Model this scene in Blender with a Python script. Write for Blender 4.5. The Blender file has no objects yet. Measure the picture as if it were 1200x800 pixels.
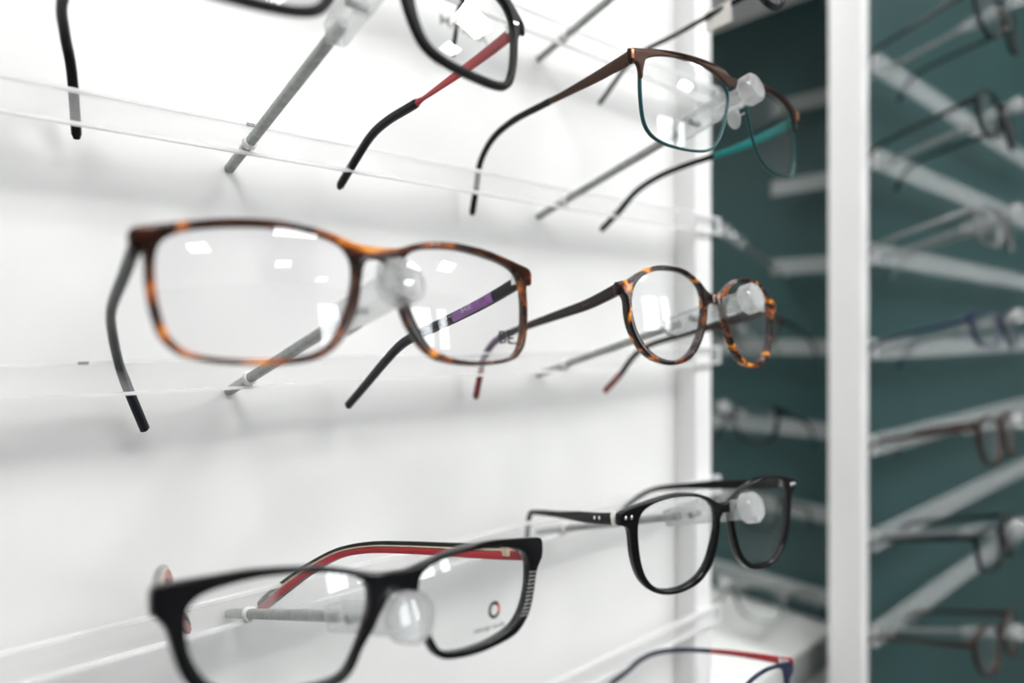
import bpy, bmesh, math, random
from mathutils import Vector, Matrix
random.seed(7)

# ------------------------------------------------------------------ camera, world, light, exposure
scene = bpy.context.scene
COL = scene.collection
EYE = 1.40                       # camera height above the floor, metres


def V(x, y, z):                  # millimetres relative to the eye -> metres in the room
    return Vector((x / 1000.0, y / 1000.0, EYE + z / 1000.0))


TH = math.radians(48.2)          # angle between the view and the white display wall
cam_d = bpy.data.cameras.new('camera')
cam = bpy.data.objects.new('camera', cam_d)
COL.objects.link(cam)
fwd = Vector((math.cos(TH), math.sin(TH), 0))
cam.location = V(0, 0, 0)
cam.rotation_euler = fwd.to_track_quat('-Z', 'Y').to_euler()
cam_d.sensor_width = 36.0
cam_d.lens = 817.0 / 1200.0 * 36.0
cam_d.shift_y = -10.0 / 1200.0
cam_d.clip_start = 0.01
cam_d.clip_end = 100
cam_d.dof.use_dof = True
cam_d.dof.focus_distance = 0.302
cam_d.dof.aperture_fstop = 3.4
scene.camera = cam

world = bpy.data.worlds.new('daylight')
scene.world = world
world.use_nodes = True
wbg = world.node_tree.nodes['Background']
wbg.inputs[0].default_value = (0.93, 0.97, 1.0, 1)
wbg.inputs[1].default_value = 12.0

LAMP = 27.5                      # strength of the ceiling panels
vs = scene.view_settings
vs.view_transform = 'Standard'
vs.look = 'None'
vs.gamma = 1.0
vs.use_curve_mapping = False
vs.exposure = 0.0


# ------------------------------------------------------------------ materials
def new_mat(name):
    m = bpy.data.materials.new(name)
    m.use_nodes = True
    nt = m.node_tree
    return m, nt, nt.nodes, nt.links


def principled(name, col, rough=0.4, metal=0.0, coat=0.0, noise=0.0, nscale=60, bump=0.0, bscale=400, spec=0.5, emit=None):
    m, nt, n, l = new_mat(name)
    b = n['Principled BSDF']
    b.inputs['Base Color'].default_value = (*col, 1)
    b.inputs['Roughness'].default_value = rough
    b.inputs['Metallic'].default_value = metal
    b.inputs['Coat Weight'].default_value = coat
    b.inputs['Specular IOR Level'].default_value = spec
    tc = n.new('ShaderNodeTexCoord')
    if noise > 0:
        t = n.new('ShaderNodeTexNoise')
        t.inputs['Scale'].default_value = nscale
        t.inputs['Detail'].default_value = 4
        l.new(tc.outputs['Object'], t.inputs['Vector'])
        r = n.new('ShaderNodeValToRGB')
        r.color_ramp.elements[0].position = 0.3
        r.color_ramp.elements[1].position = 0.7
        r.color_ramp.elements[0].color = (*[c * (1 - noise) for c in col], 1)
        r.color_ramp.elements[1].color = (*[min(1, c * (1 + noise)) for c in col], 1)
        l.new(t.outputs['Fac'], r.inputs[0])
        l.new(r.outputs[0], b.inputs['Base Color'])
    if bump > 0:
        t2 = n.new('ShaderNodeTexNoise')
        t2.inputs['Scale'].default_value = bscale
        l.new(tc.outputs['Object'], t2.inputs['Vector'])
        bp = n.new('ShaderNodeBump')
        bp.inputs['Strength'].default_value = bump
        bp.inputs['Distance'].default_value = 0.0005
        l.new(t2.outputs['Fac'], bp.inputs['Height'])
        l.new(bp.outputs[0], b.inputs['Normal'])
    if emit:
        b.inputs['Emission Color'].default_value = (*emit[0], 1)
        b.inputs['Emission Strength'].default_value = emit[1]
    return m


def tortoise(name, lo, hi, seed, scale=95):
    m, nt, n, l = new_mat(name)
    b = n['Principled BSDF']
    b.inputs['Roughness'].default_value = 0.14
    b.inputs['Specular IOR Level'].default_value = 0.4
    tc = n.new('ShaderNodeTexCoord')
    mp = n.new('ShaderNodeMapping')
    mp.inputs['Location'].default_value = (seed, seed * 1.7, seed * 0.3)
    l.new(tc.outputs['Object'], mp.inputs['Vector'])
    t = n.new('ShaderNodeTexNoise')
    t.inputs['Scale'].default_value = scale
    t.inputs['Detail'].default_value = 2.5
    t.inputs['Roughness'].default_value = 0.55
    t.inputs['Distortion'].default_value = 1.2
    l.new(mp.outputs[0], t.inputs['Vector'])
    r = n.new('ShaderNodeValToRGB')
    e = r.color_ramp.elements
    e[0].position = lo
    e[0].color = (0.010, 0.004, 0.003, 1)
    e[1].position = hi
    e[1].color = (0.80, 0.30, 0.025, 1)
    k = e.new((lo * 0.6 + hi * 0.4))
    k.color = (0.060, 0.018, 0.008, 1)
    k = e.new((lo * 0.25 + hi * 0.75))
    k.color = (0.38, 0.09, 0.012, 1)
    l.new(t.outputs['Fac'], r.inputs[0])
    l.new(r.outputs[0], b.inputs['Base Color'])
    return m


def two_sided_fresnel(n, l, ior, gain):
    geo = n.new('ShaderNodeNewGeometry')
    mx = n.new('ShaderNodeMix')
    mx.data_type = 'FLOAT'
    mx.inputs[2].default_value = ior
    mx.inputs[3].default_value = 1.0 / ior
    l.new(geo.outputs['Backfacing'], mx.inputs[0])
    fr = n.new('ShaderNodeFresnel')
    l.new(mx.outputs[0], fr.inputs['IOR'])
    mu = n.new('ShaderNodeMath')
    mu.operation = 'MULTIPLY'
    mu.use_clamp = True
    mu.inputs[1].default_value = gain
    l.new(fr.outputs[0], mu.inputs[0])
    return mu


def lens_mat(name, tint=(0.985, 0.99, 0.99), gain=0.8, refl=(1, 1, 1)):
    m, nt, n, l = new_mat(name)
    n.remove(n['Principled BSDF'])
    out = n['Material Output']
    tr = n.new('ShaderNodeBsdfTransparent')
    tr.inputs[0].default_value = (*tint, 1)
    gl = n.new('ShaderNodeBsdfGlossy')
    gl.inputs['Roughness'].default_value = 0.0
    gl.inputs['Color'].default_value = (*refl, 1)
    mix = n.new('ShaderNodeMixShader')
    l.new(two_sided_fresnel(n, l, 1.5, gain).outputs[0], mix.inputs[0])
    l.new(tr.outputs[0], mix.inputs[1])
    l.new(gl.outputs[0], mix.inputs[2])
    l.new(mix.outputs[0], out.inputs[0])
    return m


def acrylic_mat(name, milk, tint=(0.97, 0.98, 0.98), rough=0.06, gain=1.0, col=(0.95, 0.96, 0.96), glass=0.0):
    """clear plastic: mostly see-through, a little milky, glossy skin"""
    m, nt, n, l = new_mat(name)
    n.remove(n['Principled BSDF'])
    out = n['Material Output']
    tr = n.new('ShaderNodeBsdfTransparent')
    tr.inputs[0].default_value = (*tint, 1)
    body = tr
    if glass > 0:
        g = n.new('ShaderNodeBsdfGlass')
        g.inputs['IOR'].default_value = 1.45
        g.inputs['Roughness'].default_value = 0.03
        g.inputs['Color'].default_value = (0.98, 0.98, 0.98, 1)
        m0 = n.new('ShaderNodeMixShader')
        m0.inputs[0].default_value = glass
        l.new(tr.outputs[0], m0.inputs[1])
        l.new(g.outputs[0], m0.inputs[2])
        body = m0
    df = n.new('ShaderNodeBsdfDiffuse')
    df.inputs[0].default_value = (*col, 1)
    tl = n.new('ShaderNodeBsdfTranslucent')
    tl.inputs[0].default_value = (*col, 1)
    md = n.new('ShaderNodeMixShader')
    md.inputs[0].default_value = 0.4
    l.new(df.outputs[0], md.inputs[1])
    l.new(tl.outputs[0], md.inputs[2])
    m1 = n.new('ShaderNodeMixShader')
    m1.inputs[0].default_value = milk
    l.new(body.outputs[0], m1.inputs[1])
    l.new(md.outputs[0], m1.inputs[2])
    gl = n.new('ShaderNodeBsdfGlossy')
    gl.inputs['Roughness'].default_value = rough
    m2 = n.new('ShaderNodeMixShader')
    l.new(two_sided_fresnel(n, l, 1.45, gain).outputs[0], m2.inputs[0])
    l.new(m1.outputs[0], m2.inputs[1])
    l.new(gl.outputs[0], m2.inputs[2])
    l.new(m2.outputs[0], out.inputs[0])
    return m


M = {
    'wall': principled('white_laminate', (0.86, 0.86, 0.85), 0.42, noise=0.012, nscale=9, bump=0.02, bscale=900),
    'dim': principled('grey_paint', (0.24, 0.25, 0.25), 0.7, noise=0.02, nscale=5),
    'room': principled('white_paint', (0.80, 0.80, 0.79), 0.7, noise=0.02, nscale=5),
    'post': principled('white_lacquer', (0.90, 0.90, 0.90), 0.35, noise=0.01, nscale=20),
    'teal': principled('dark_teal_laminate', (0.017, 0.056, 0.057), 0.45, noise=0.08, nscale=6),
    'floor': principled('grey_vinyl', (0.26, 0.25, 0.24), 0.45, noise=0.08, nscale=12),
    'counter': principled('white_counter', (0.82, 0.83, 0.81), 0.22, noise=0.01, nscale=8),
    'tort': tortoise('brown_tortoise_acetate', 0.40, 0.69, 1.37, 62),
    'tort2': tortoise('amber_tortoise_acetate', 0.47, 0.63, 9.4, 90),
    'tort_dark': tortoise('dark_tortoise_acetate', 0.52, 0.74, 5.0, 60),
    'black': principled('black_acetate', (0.004, 0.004, 0.005), 0.12, spec=0.35, noise=0.1, nscale=90),
    'mattblack': principled('matt_black_plastic', (0.006, 0.006, 0.007), 0.45, spec=0.14, noise=0.1, nscale=90),
    'bluegrey': principled('dark_blue_grey_plastic', (0.008, 0.010, 0.015), 0.4, spec=0.25, noise=0.1, nscale=90),
    'bronze': principled('brown_metal', (0.052, 0.026, 0.018), 0.36, metal=0.75, noise=0.15, nscale=150),
    'copper': principled('copper_metal', (0.45, 0.17, 0.08), 0.28, metal=0.7, noise=0.1, nscale=150),
    'tealrim': principled('dark_teal_lacquered_metal', (0.0, 0.055, 0.058), 0.28, metal=0.2, noise=0.08, nscale=150),
    'tealm': principled('teal_lacquered_metal', (0.0, 0.22, 0.21), 0.28, metal=0.2, noise=0.08, nscale=150),
    'navy': principled('navy_metal', (0.02, 0.028, 0.07), 0.3, metal=0.3, noise=0.1, nscale=150),
    'red': principled('red_plastic', (0.42, 0.020, 0.030), 0.3, noise=0.12, nscale=150),
    'darkred': principled('dark_red_tip', (0.20, 0.012, 0.014), 0.35, noise=0.15, nscale=150),
    'cream': principled('cream_acetate', (0.62, 0.50, 0.36), 0.35, noise=0.08, nscale=150),
    'purple': principled('purple_acetate', (0.30, 0.12, 0.40), 0.3, noise=0.15, nscale=200),
    'violet': principled('violet_grey_acetate', (0.10, 0.06, 0.12), 0.3, noise=0.15, nscale=200),
    'silver': principled('silver_metal', (0.80, 0.79, 0.76), 0.25, metal=0.9, noise=0.05, nscale=200),
    'alu': principled('brushed_grey_rod', (0.34, 0.36, 0.35), 0.42, metal=0.35, noise=0.22, nscale=260, bump=0.2, bscale=1500),
    'collar': principled('white_plastic', (0.82, 0.82, 0.80), 0.4, noise=0.02, nscale=90),
    'stop': principled('grey_rubber', (0.30, 0.31, 0.31), 0.5, noise=0.05, nscale=90),
    'ink': principled('black_print', (0.008, 0.008, 0.008), 0.5, noise=0.05, nscale=90),
    'redink': principled('red_print', (0.70, 0.03, 0.05), 0.5, noise=0.05, nscale=90),
    'greyink': principled('grey_print', (0.16, 0.16, 0.15), 0.5, noise=0.05, nscale=90),
    'paleink': principled('pale_print', (0.62, 0.58, 0.62), 0.5, noise=0.05, nscale=90),
    'label': principled('white_label_paper', (0.80, 0.76, 0.72), 0.6, noise=0.03, nscale=90),
    'tagblue': principled('pale_blue_label', (0.62, 0.76, 0.90), 0.5, noise=0.03, nscale=90),
    'blue': principled('blue_plastic', (0.02, 0.09, 0.40), 0.3, noise=0.1, nscale=90),
    'glassgrey': principled('smoke_grey_plastic', (0.20, 0.21, 0.21), 0.2, noise=0.1, nscale=90),
    'lens': lens_mat('clear_demo_lens', gain=0.85),
    'lens_pink': lens_mat('clear_coated_lens', tint=(0.985, 0.98, 0.985), gain=0.9),
    'pane': lens_mat('window_glass', gain=1.0),
    'bgrail': acrylic_mat('milky_rail_acrylic', 0.26, rough=0.15, gain=0.5),
    'rail': acrylic_mat('clear_rail_acrylic', 0.15, tint=(0.992, 0.992, 0.992), rough=0.08, gain=0.35),
    'railedge': acrylic_mat('sawn_acrylic_edge', 0.9, rough=0.25, gain=0.5, col=(1, 1, 1)),
    'cliphead': acrylic_mat('clear_clip_head', 0.24, rough=0.05, glass=0.5, gain=0.9),
    'clip': acrylic_mat('clear_clip_acrylic', 0.18, rough=0.05, glass=0.3, gain=0.8),
    'pad': acrylic_mat('clear_silicone', 0.30, rough=0.2),
    'lampglow': principled('lamp_diffuser', (0.9, 0.9, 0.9), 0.5, emit=((1.0, 0.995, 0.985), LAMP)),
    'lampframe': principled('lamp_frame', (0.7, 0.7, 0.7), 0.4, metal=0.3),
}


# ------------------------------------------------------------------ mesh helpers
def link(name, me, mat=None, parent=None, smooth=None):
    o = bpy.data.objects.new(name, me)
    COL.objects.link(o)
    if parent is not None:
        o.parent = parent
    if mat is not None:
        me.materials.append(M[mat] if isinstance(mat, str) else mat)
    if smooth is not None:
        me.polygons.foreach_set('use_smooth', [True] * len(me.polygons))
        me.set_sharp_from_angle(angle=math.radians(smooth))
    return o


def bm_obj(name, bm, mat, parent=None, smooth=None):
    me = bpy.data.meshes.new(name)
    bm.normal_update()
    bm.to_mesh(me)
    bm.free()
    return link(name, me, mat, parent, smooth)


def tag(o, label, cat=None, group=None, kind=None):
    o['label'] = label
    if cat:
        o['category'] = cat
    if group:
        o['group'] = group
    if kind:
        o['kind'] = kind
    return o


def add_box(bm, lo, hi, bevel=0.0):
    lo, hi = Vector(lo), Vector(hi)
    r = bmesh.ops.create_cube(bm, size=1.0)
    c, s = (lo + hi) / 2, hi - lo
    for v in r['verts']:
        v.co = Vector((v.co.x * s.x, v.co.y * s.y, v.co.z * s.z)) + c
    if bevel > 0:
        ed = list({e for v in r['verts'] for e in v.link_edges})
        bmesh.ops.bevel(bm, geom=ed, offset=bevel, segments=2, affect='EDGES', profile=0.5)


def box(name, lo, hi, mat, parent=None, bevel=0.0):
    bm = bmesh.new()
    add_box(bm, lo, hi, bevel)
    return bm_obj(name, bm, mat, parent, 35 if bevel else None)


def struct(name, lo, hi, mat, label, bevel=0.0):
    o = box(name, V(*lo), V(*hi), mat, None, bevel)
    return tag(o, label, kind='structure')


def sweep(bm, pts, secs, up=Vector((0, 0, 1)), n=12, pw=2.6, cap=True):
    """pts in metres; secs = list of (half_width, half_height); rounded-rectangle section"""
    rings = []
    for i, p in enumerate(pts):
        a = pts[max(0, i - 1)]
        b = pts[min(len(pts) - 1, i + 1)]
        t = (b - a).normalized()
        side = t.cross(up)
        if side.length < 1e-6:
            side = t.cross(Vector((0, 1, 0)))
        side.normalize()
        u = side.cross(t).normalized()
        hw, hh = secs[i]
        ring = []
        for k in range(n):
            a_ = 2 * math.pi * (k + 0.5) / n
            c, s = math.cos(a_), math.sin(a_)
            x = math.copysign(abs(c) ** (2 / pw), c) * hw
            z = math.copysign(abs(s) ** (2 / pw), s) * hh
            ring.append(bm.verts.new(p + side * x + u * z))
        rings.append(ring)
    for A, B in zip(rings, rings[1:]):
        for k in range(n):
            bm.faces.new((A[k], A[(k + 1) % n], B[(k + 1) % n], B[k]))
    if cap:
        bm.faces.new(rings[0][::-1])
        bm.faces.new(rings[-1])
    return rings


def catmull(pts, step, closed=False):
    """resample a polyline (2D or 3D vectors) as a Catmull-Rom spline"""
    P = [Vector(p) for p in pts]
    n = len(P)
    dense = []
    segs = n if closed else n - 1
    for i in range(segs):
        if closed:
            p0, p1, p2, p3 = P[(i - 1) % n], P[i], P[(i + 1) % n], P[(i + 2) % n]
        else:
            p0, p1, p2, p3 = P[max(0, i - 1)], P[i], P[i + 1], P[min(n - 1, i + 2)]
        for k in range(16):
            t = k / 16
            dense.append(0.5 * ((2 * p1) + (p2 - p0) * t + (2 * p0 - 5 * p1 + 4 * p2 - p3) * t * t + (3 * p1 - p0 - 3 * p2 + p3) * t ** 3))
    dense.append(P[0].copy() if closed else P[-1].copy())
    L = [0.0]
    for a, b in zip(dense, dense[1:]):
        L.append(L[-1] + (b - a).length)
    m = max(4, int(round(L[-1] / step)))
    res = []
    j = 0
    for i in range(m + (0 if closed else 1)):
        d = L[-1] * i / m
        while j < len(L) - 2 and L[j + 1] < d:
            j += 1
        f = (d - L[j]) / max(1e-12, L[j + 1] - L[j])
        res.append(dense[j].lerp(dense[j + 1], min(1, max(0, f))))
    return res


def relax(pts, it):
    for _ in range(it):
        n = len(pts)
        pts = [(pts[i - 1] + 2 * pts[i] + pts[(i + 1) % n]) / 4 for i in range(n)]
    return pts


def flat_fill(contours, half, bevel, res=2):
    """2D contours (mm) -> mesh data of the extruded filled outline, holes by even-odd"""
    cu = bpy.data.curves.new('outline', 'CURVE')
    cu.dimensions = '2D'
    cu.fill_mode = 'BOTH'
    cu.extrude = half - bevel
    cu.bevel_depth = bevel
    cu.bevel_resolution = res
    cu.offset = -bevel
    for c in contours:
        sp = cu.splines.new('POLY')
        sp.points.add(len(c) - 1)
        for p, q in zip(sp.points, c):
            p.co = (q[0], q[1], 0, 1)
        sp.use_cyclic_u = True
    o = bpy.data.objects.new('outline', cu)
    COL.objects.link(o)
    dg = bpy.context.evaluated_depsgraph_get()
    tmp = o.evaluated_get(dg).to_mesh()
    vs_ = [v.co.copy() for v in tmp.vertices]
    fs = [tuple(p.vertices) for p in tmp.polygons]
    o.evaluated_get(dg).to_mesh_clear()
    bpy.data.objects.remove(o)
    bpy.data.curves.remove(cu)
    return vs_, fs


def text_fill(txt, size, align='CENTER', bold=0.0):
    cu = bpy.data.curves.new('print', 'FONT')
    cu.body = txt
    cu.size = size
    cu.offset = bold
    cu.align_x = align
    cu.align_y = 'CENTER'
    cu.resolution_u = 3
    o = bpy.data.objects.new('print', cu)
    COL.objects.link(o)
    dg = bpy.context.evaluated_depsgraph_get()
    tmp = o.evaluated_get(dg).to_mesh()
    vs_ = [v.co.copy() for v in tmp.vertices]
    fs = [tuple(p.vertices) for p in tmp.polygons]
    o.evaluated_get(dg).to_mesh_clear()
    bpy.data.objects.remove(o)
    bpy.data.curves.remove(cu)
    return vs_, fs


def mesh_from(name, verts, faces):
    me = bpy.data.meshes.new(name)
    me.from_pydata([tuple(v) for v in verts], [], faces)
    bm = bmesh.new()
    bm.from_mesh(me)
    bmesh.ops.remove_doubles(bm, verts=bm.verts, dist=1e-7)
    bmesh.ops.recalc_face_normals(bm, faces=bm.faces)
    bm.to_mesh(me)
    bm.free()
    return me


# ------------------------------------------------------------------ the room
WALL_Y = 335.0
struct('floor', (-1700, -2700, -1420), (3300, 1700, -1400), 'floor', 'grey vinyl shop floor')
struct('ceiling', (-1700, -2700, 1300), (3300, 1700, 1340), 'room', 'white painted shop ceiling')
struct('wall_display', (-1700, WALL_Y, -1400), (490, 360, 1300), 'wall', 'white laminate display wall behind the rows of glasses')
struct('wall_teal', (775, WALL_Y, -1400), (3300, 340, 1300), 'teal', 'dark teal display wall right of the white post')
struct('wall_left', (-1740, -2700, -1400), (-1700, 1700, 1300), 'dim', 'grey side wall of the shop')
struct('wall_right', (3300, -2700, -1400), (3340, 1700, 1300), 'dim', 'grey far side wall of the shop')
struct('wall_niche_end', (-1700, 1660, -1400), (3300, 1700, 1300), 'room', 'white wall closing the niche')
struct('trim_1', (478, 315.5, -1400), (500.5, WALL_Y, 1300), 'post', 'white upright post ending the white display wall', 0.001)
struct('trim_2', (760, 300, -1400), (777, 335.2, 1300), 'post', 'white upright post in front of the dark teal wall', 0.001)
struct('wall_niche', (902, 361, -1400), (940, 1660, 1300), 'room', 'white wall carrying the teal board in the niche')
struct('trim_3', (898, 362, -371), (902, 1650, 439), 'teal', 'dark teal display board in the niche between the posts')
struct('trim_4', (740, 362, 439), (900, 1655, 520), 'post', 'white soffit above the niche board')
cnt = tag(box('counter', V(560, 380, -411), V(897, 1655, -371), 'counter', None, 0.002), 'white counter top below the teal niche board', 'counter')

# wall behind the camera with its pair of windows
WX = [(1080, 1560), (1720, 2010)]
WZ = (120, 960)
xs = [-1700, WX[0][0], WX[0][1], WX[1][0], WX[1][1], 3300]
bm = bmesh.new()
for a, b in ((0, 1), (2, 3), (4, 5)):
    add_box(bm, V(xs[a], -2740, -1400), V(xs[b], -2700, 1300))
for a, b in WX:
    add_box(bm, V(a, -2740, -1400), V(b, -2700, WZ[0]))
    add_box(bm, V(a, -2740, WZ[1]), V(b, -2700, 1300))
tag(bm_obj('wall_back', bm, 'dim'), 'grey wall with two windows behind the viewer', kind='structure')
for i, (a, b) in enumerate(WX):
    bm = bmesh.new()
    for lo, hi in (((a, -2735, WZ[0]), (a + 25, -2695, WZ[1])), ((b - 25, -2735, WZ[0]), (b, -2695, WZ[1])),
                   ((a, -2735, WZ[0]), (b, -2695, WZ[0] + 25)), ((a, -2735, WZ[1] - 25), (b, -2695, WZ[1]))):
        add_box(bm, V(*lo), V(*hi))
    w = bm_obj('window_%d' % (i + 1), bm, 'post')
    tag(w, ('wide' if i == 0 else 'narrow') + ' window in the wall behind the viewer', kind='structure')
    box('pane', V(a + 25, -2720, WZ[0] + 25), V(b - 25, -2714, WZ[1] - 25), 'pane', w)

# ceiling lamps; the one over the passage is an added, unseen niche light
for k, (x, y) in enumerate([(-400, -650), (550, -1050), (1500, -700), (-500, -1500), (450, -1950), (1600, -1600), (150, 1010), (1150, -2350)]):
    e = bpy.data.objects.new('ceiling_lamp', None)
    COL.objects.link(e)
    e.location = V(x, y, 1300)
    where = ['nearest the white wall left of the viewer', 'nearest the white wall right of the viewer', 'nearest the teal wall',
             'at the back left', 'at the back in the middle', 'at the back right', 'added over the unseen passage to brighten the niche', 'close to the window wall']
    tag(e, 'square flat ceiling lamp ' + where[k], 'lamp', 'ceiling lamps')
    h = [.26, .26, .26, .12, .12, .17, .25, .11][k]
    bm = bmesh.new()
    for lo, hi in (((-h, -h, -.03), (-h + .02, h, 0)), ((h - .02, -h, -.03), (h, h, 0)), ((-h, -h, -.03), (h, -h + .02, 0)), ((-h, h - .02, -.03), (h, h, 0))):
        add_box(bm, lo, hi)
    bm_obj('frame', bm, 'lampframe', e)
    box('diffuser', (-h + .02, -h + .02, -.022), (h - .02, h - .02, -.004), 'lampglow', e)

# ------------------------------------------------------------------ acrylic rails
RAIL0, PITCH = -18.0, 105.0


def rail(name, lo, hi, label, group, along='x', stops=(), mat='rail', edge='railedge'):
    """one clear strip standing off the wall, with its bright sawn edges"""
    e = bpy.data.objects.new(name, None)
    COL.objects.link(e)
    lo, hi = Vector(lo), Vector(hi)
    base = V(*((lo + hi) / 2))
    e.location = base
    tag(e, label, 'rail', group)
    a, b = V(*lo) - base, V(*hi) - base
    t = 0.0013
    box('strip', (a.x, a.y, a.z + t), (b.x, b.y, b.z - t), mat, e)
    box('edge', (a.x, a.y, a.z), (b.x, b.y, a.z + t), edge, e)
    box('edge', (a.x, a.y, b.z - t), (b.x, b.y, b.z), edge, e)
    if along == 'x':
        box('end_cap', (b.x, a.y, a.z), (b.x + .0008, b.y, b.z), 'railedge', e)
        box('end_cap', (a.x - .0008, a.y, a.z), (a.x, b.y, b.z), 'railedge', e)
    else:
        box('end_cap', (a.x, a.y - .0008, a.z), (b.x, a.y, b.z), 'railedge', e)
    for s in stops:
        box('stop', (s / 1000 - base.x - .0018, a.y - .0004, b.z - .0013), (s / 1000 - base.x + .0018, a.y + .0010, b.z - .0001), 'stop', e)
    return e


names5 = ['topmost', 'second', 'third', 'fourth', 'lowest']
for r in range(5):
    zc = RAIL0 + PITCH * (2 - r)
    rail('acrylic_rail', (-420, 311.0, zc - 7), (506, 314.0, zc + 7),
         'clear acrylic strip along the white wall, %s of five' % (names5[r] + (' from the top' if 0 < r < 4 else '')),
         'clear rails on the white wall', stops=[[], [121], [56], [], []][r])
names7 = ['topmost', 'second from the top', 'third from the top', 'middle', 'third from the bottom', 'second from the bottom', 'lowest']
for r in range(7):
    zc = RAIL0 + PITCH * (3 - r)
    rail('acrylic_rail', (806, 303, zc - 11), (1500, 309, zc + 11), 'milky clear strip along the right teal wall, %s' % names7[r], 'clear rails on the teal wall', mat='bgrail', edge='bgrail')
    rail('acrylic_rail', (876, 366, zc - 10), (880, 462 if r < 3 else 1200, zc + 10), 'milky clear strip on the teal niche board, %s' % names7[r], 'clear rails in the niche', along='y', mat='bgrail', edge='bgrail')


# ------------------------------------------------------------------ display rods with clear clips
SLOPE = 44.5 / 153.0
ROD_T = math.atan(SLOPE)


def rod(base, yaw, label, group, notch=(146, -1.0), saddle=None, detail=True, reach=164):
    """metal rod tilted up out of the wall, clear clip at its end. local: Y along the rod, X sideways, Z up"""
    e = bpy.data.objects.new('display_rod', None)
    COL.objects.link(e)
    e.location = V(*base)
    e.rotation_euler = Matrix.Rotation(yaw, 3, 'Z').to_4x4().to_3x3().to_4x4().to_euler()
    m = Matrix.Rotation(yaw, 4, 'Z') @ Matrix.Rotation(math.pi, 4, 'Z') @ Matrix.Rotation(ROD_T, 4, 'X')
    e.rotation_euler = m.to_euler()
    tag(e, label, 'display rod', group)
    bm = bmesh.new()
    sweep(bm, [Vector((0, y / 1000, 0)) for y in (0, 2, 112, 116)], [(.0021, .0021)] * 4, n=16, pw=3.0)
    bm_obj('rod', bm, 'alu', e, 40)
    if detail:
        bm = bmesh.new()
        sweep(bm, [Vector((0, y / 1000, 0)) for y in (25, 28)], [(.0031, .0031)] * 2, n=16, pw=2.4)
        bm_obj('collar', bm, 'collar', e, 40)
    # clip: side profile with the notch the bridge sits in, extruded sideways
    ny, nz = notch
    y0, y1 = 108, reach
    prof = [(y0, -4.2), (y0 + 3, -5), (y1, -5), (y1, 5), (ny + 5, 5), (ny + 4, nz), (ny - 4, nz), (ny - 5.5, 5), (y0 + 4, 5), (y0, 3.5)]
    if nz >= 5:
        prof = [(y0, -4.2), (y0 + 3, -5), (y1, -5), (y1, 5), (ny + 5, 5), (ny + 3, nz), (ny - 3, nz), (ny - 5, 5), (y0 + 4, 5), (y0, 3.5)]
    hw = 3.6
    vs_, fs = flat_fill([prof], hw, 0.5, 1)
    vs_ = [Vector((v.z, v.x, v.y)) / 1000 for v in vs_]
    clip = link('clip', mesh_from('clip', vs_, fs), 'clip', e, 30)
    # round head in front of the bridge
    bm = bmesh.new()
    R = 7.7
    prof = [(0, y1 - 7.5), (R - 1, y1 - 7.5), (R, y1 - 6.5), (R, y1 - 1.2), (R - 1.2, y1), (R * .55, y1 + .25), (0, y1 + .4)]
    ns = 28
    rings = []
    for (rr, yy) in prof:
        if rr == 0:
            rings.append([bm.verts.new((0, yy / 1000, 0))])
        else:
            rings.append([bm.verts.new((rr * math.cos(2 * math.pi * k / ns) / 1000, yy / 1000, rr * math.sin(2 * math.pi * k / ns) / 1000)) for k in range(ns)])
    for A, B in zip(rings, rings[1:]):
        for k in range(ns):
            q = [A[k % len(A)], A[(k + 1) % len(A)], B[(k + 1) % len(B)], B[k % len(B)]]
            q2 = []
            for v in q:
                if v not in q2:
                    q2.append(v)
            bm.faces.new(q2)
    bmesh.ops.recalc_face_normals(bm, faces=bm.faces)
    bm_obj('clip_head', bm, 'cliphead', e, 35)
    if detail:
        bm = bmesh.new()
        sweep(bm, [Vector((-.0039, .126, 0)), Vector((.0039, .126, 0))], [(.0016, .0016)] * 2, n=14, pw=2)
        bm_obj('screw', bm, 'stop', clip, 40)
    return e


# ------------------------------------------------------------------ glasses
def pose_matrix(O, psi, tau, rho):
    p, t, q = map(math.radians, (psi, tau, rho))
    es = Vector((math.cos(p), math.sin(p), 0))
    nb = Vector((-math.sin(p), math.cos(p), 0))
    up = Vector((0, 0, 1))
    eh = up * math.cos(t) + nb * math.sin(t)
    n = nb * math.cos(t) - up * math.sin(t)
    e_s = es * math.cos(q) + eh * math.sin(q)
    e_h = eh * math.cos(q) - es * math.sin(q)
    m = Matrix((e_s, n, e_h)).transposed().to_4x4()
    m.translation = V(*O)
    return m


WRAP = 300.0
LR = 130.0


def wrapd(s):
    return s * s / (2 * WRAP)


def lens_depth(s, h, c, sgn, edge):
    ds, dh = s - c[0] * sgn, h - c[1]
    return wrapd(s) + ds * ds / 2 * (1 / LR - 1 / WRAP) + dh * dh / (2 * LR) - edge


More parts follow.
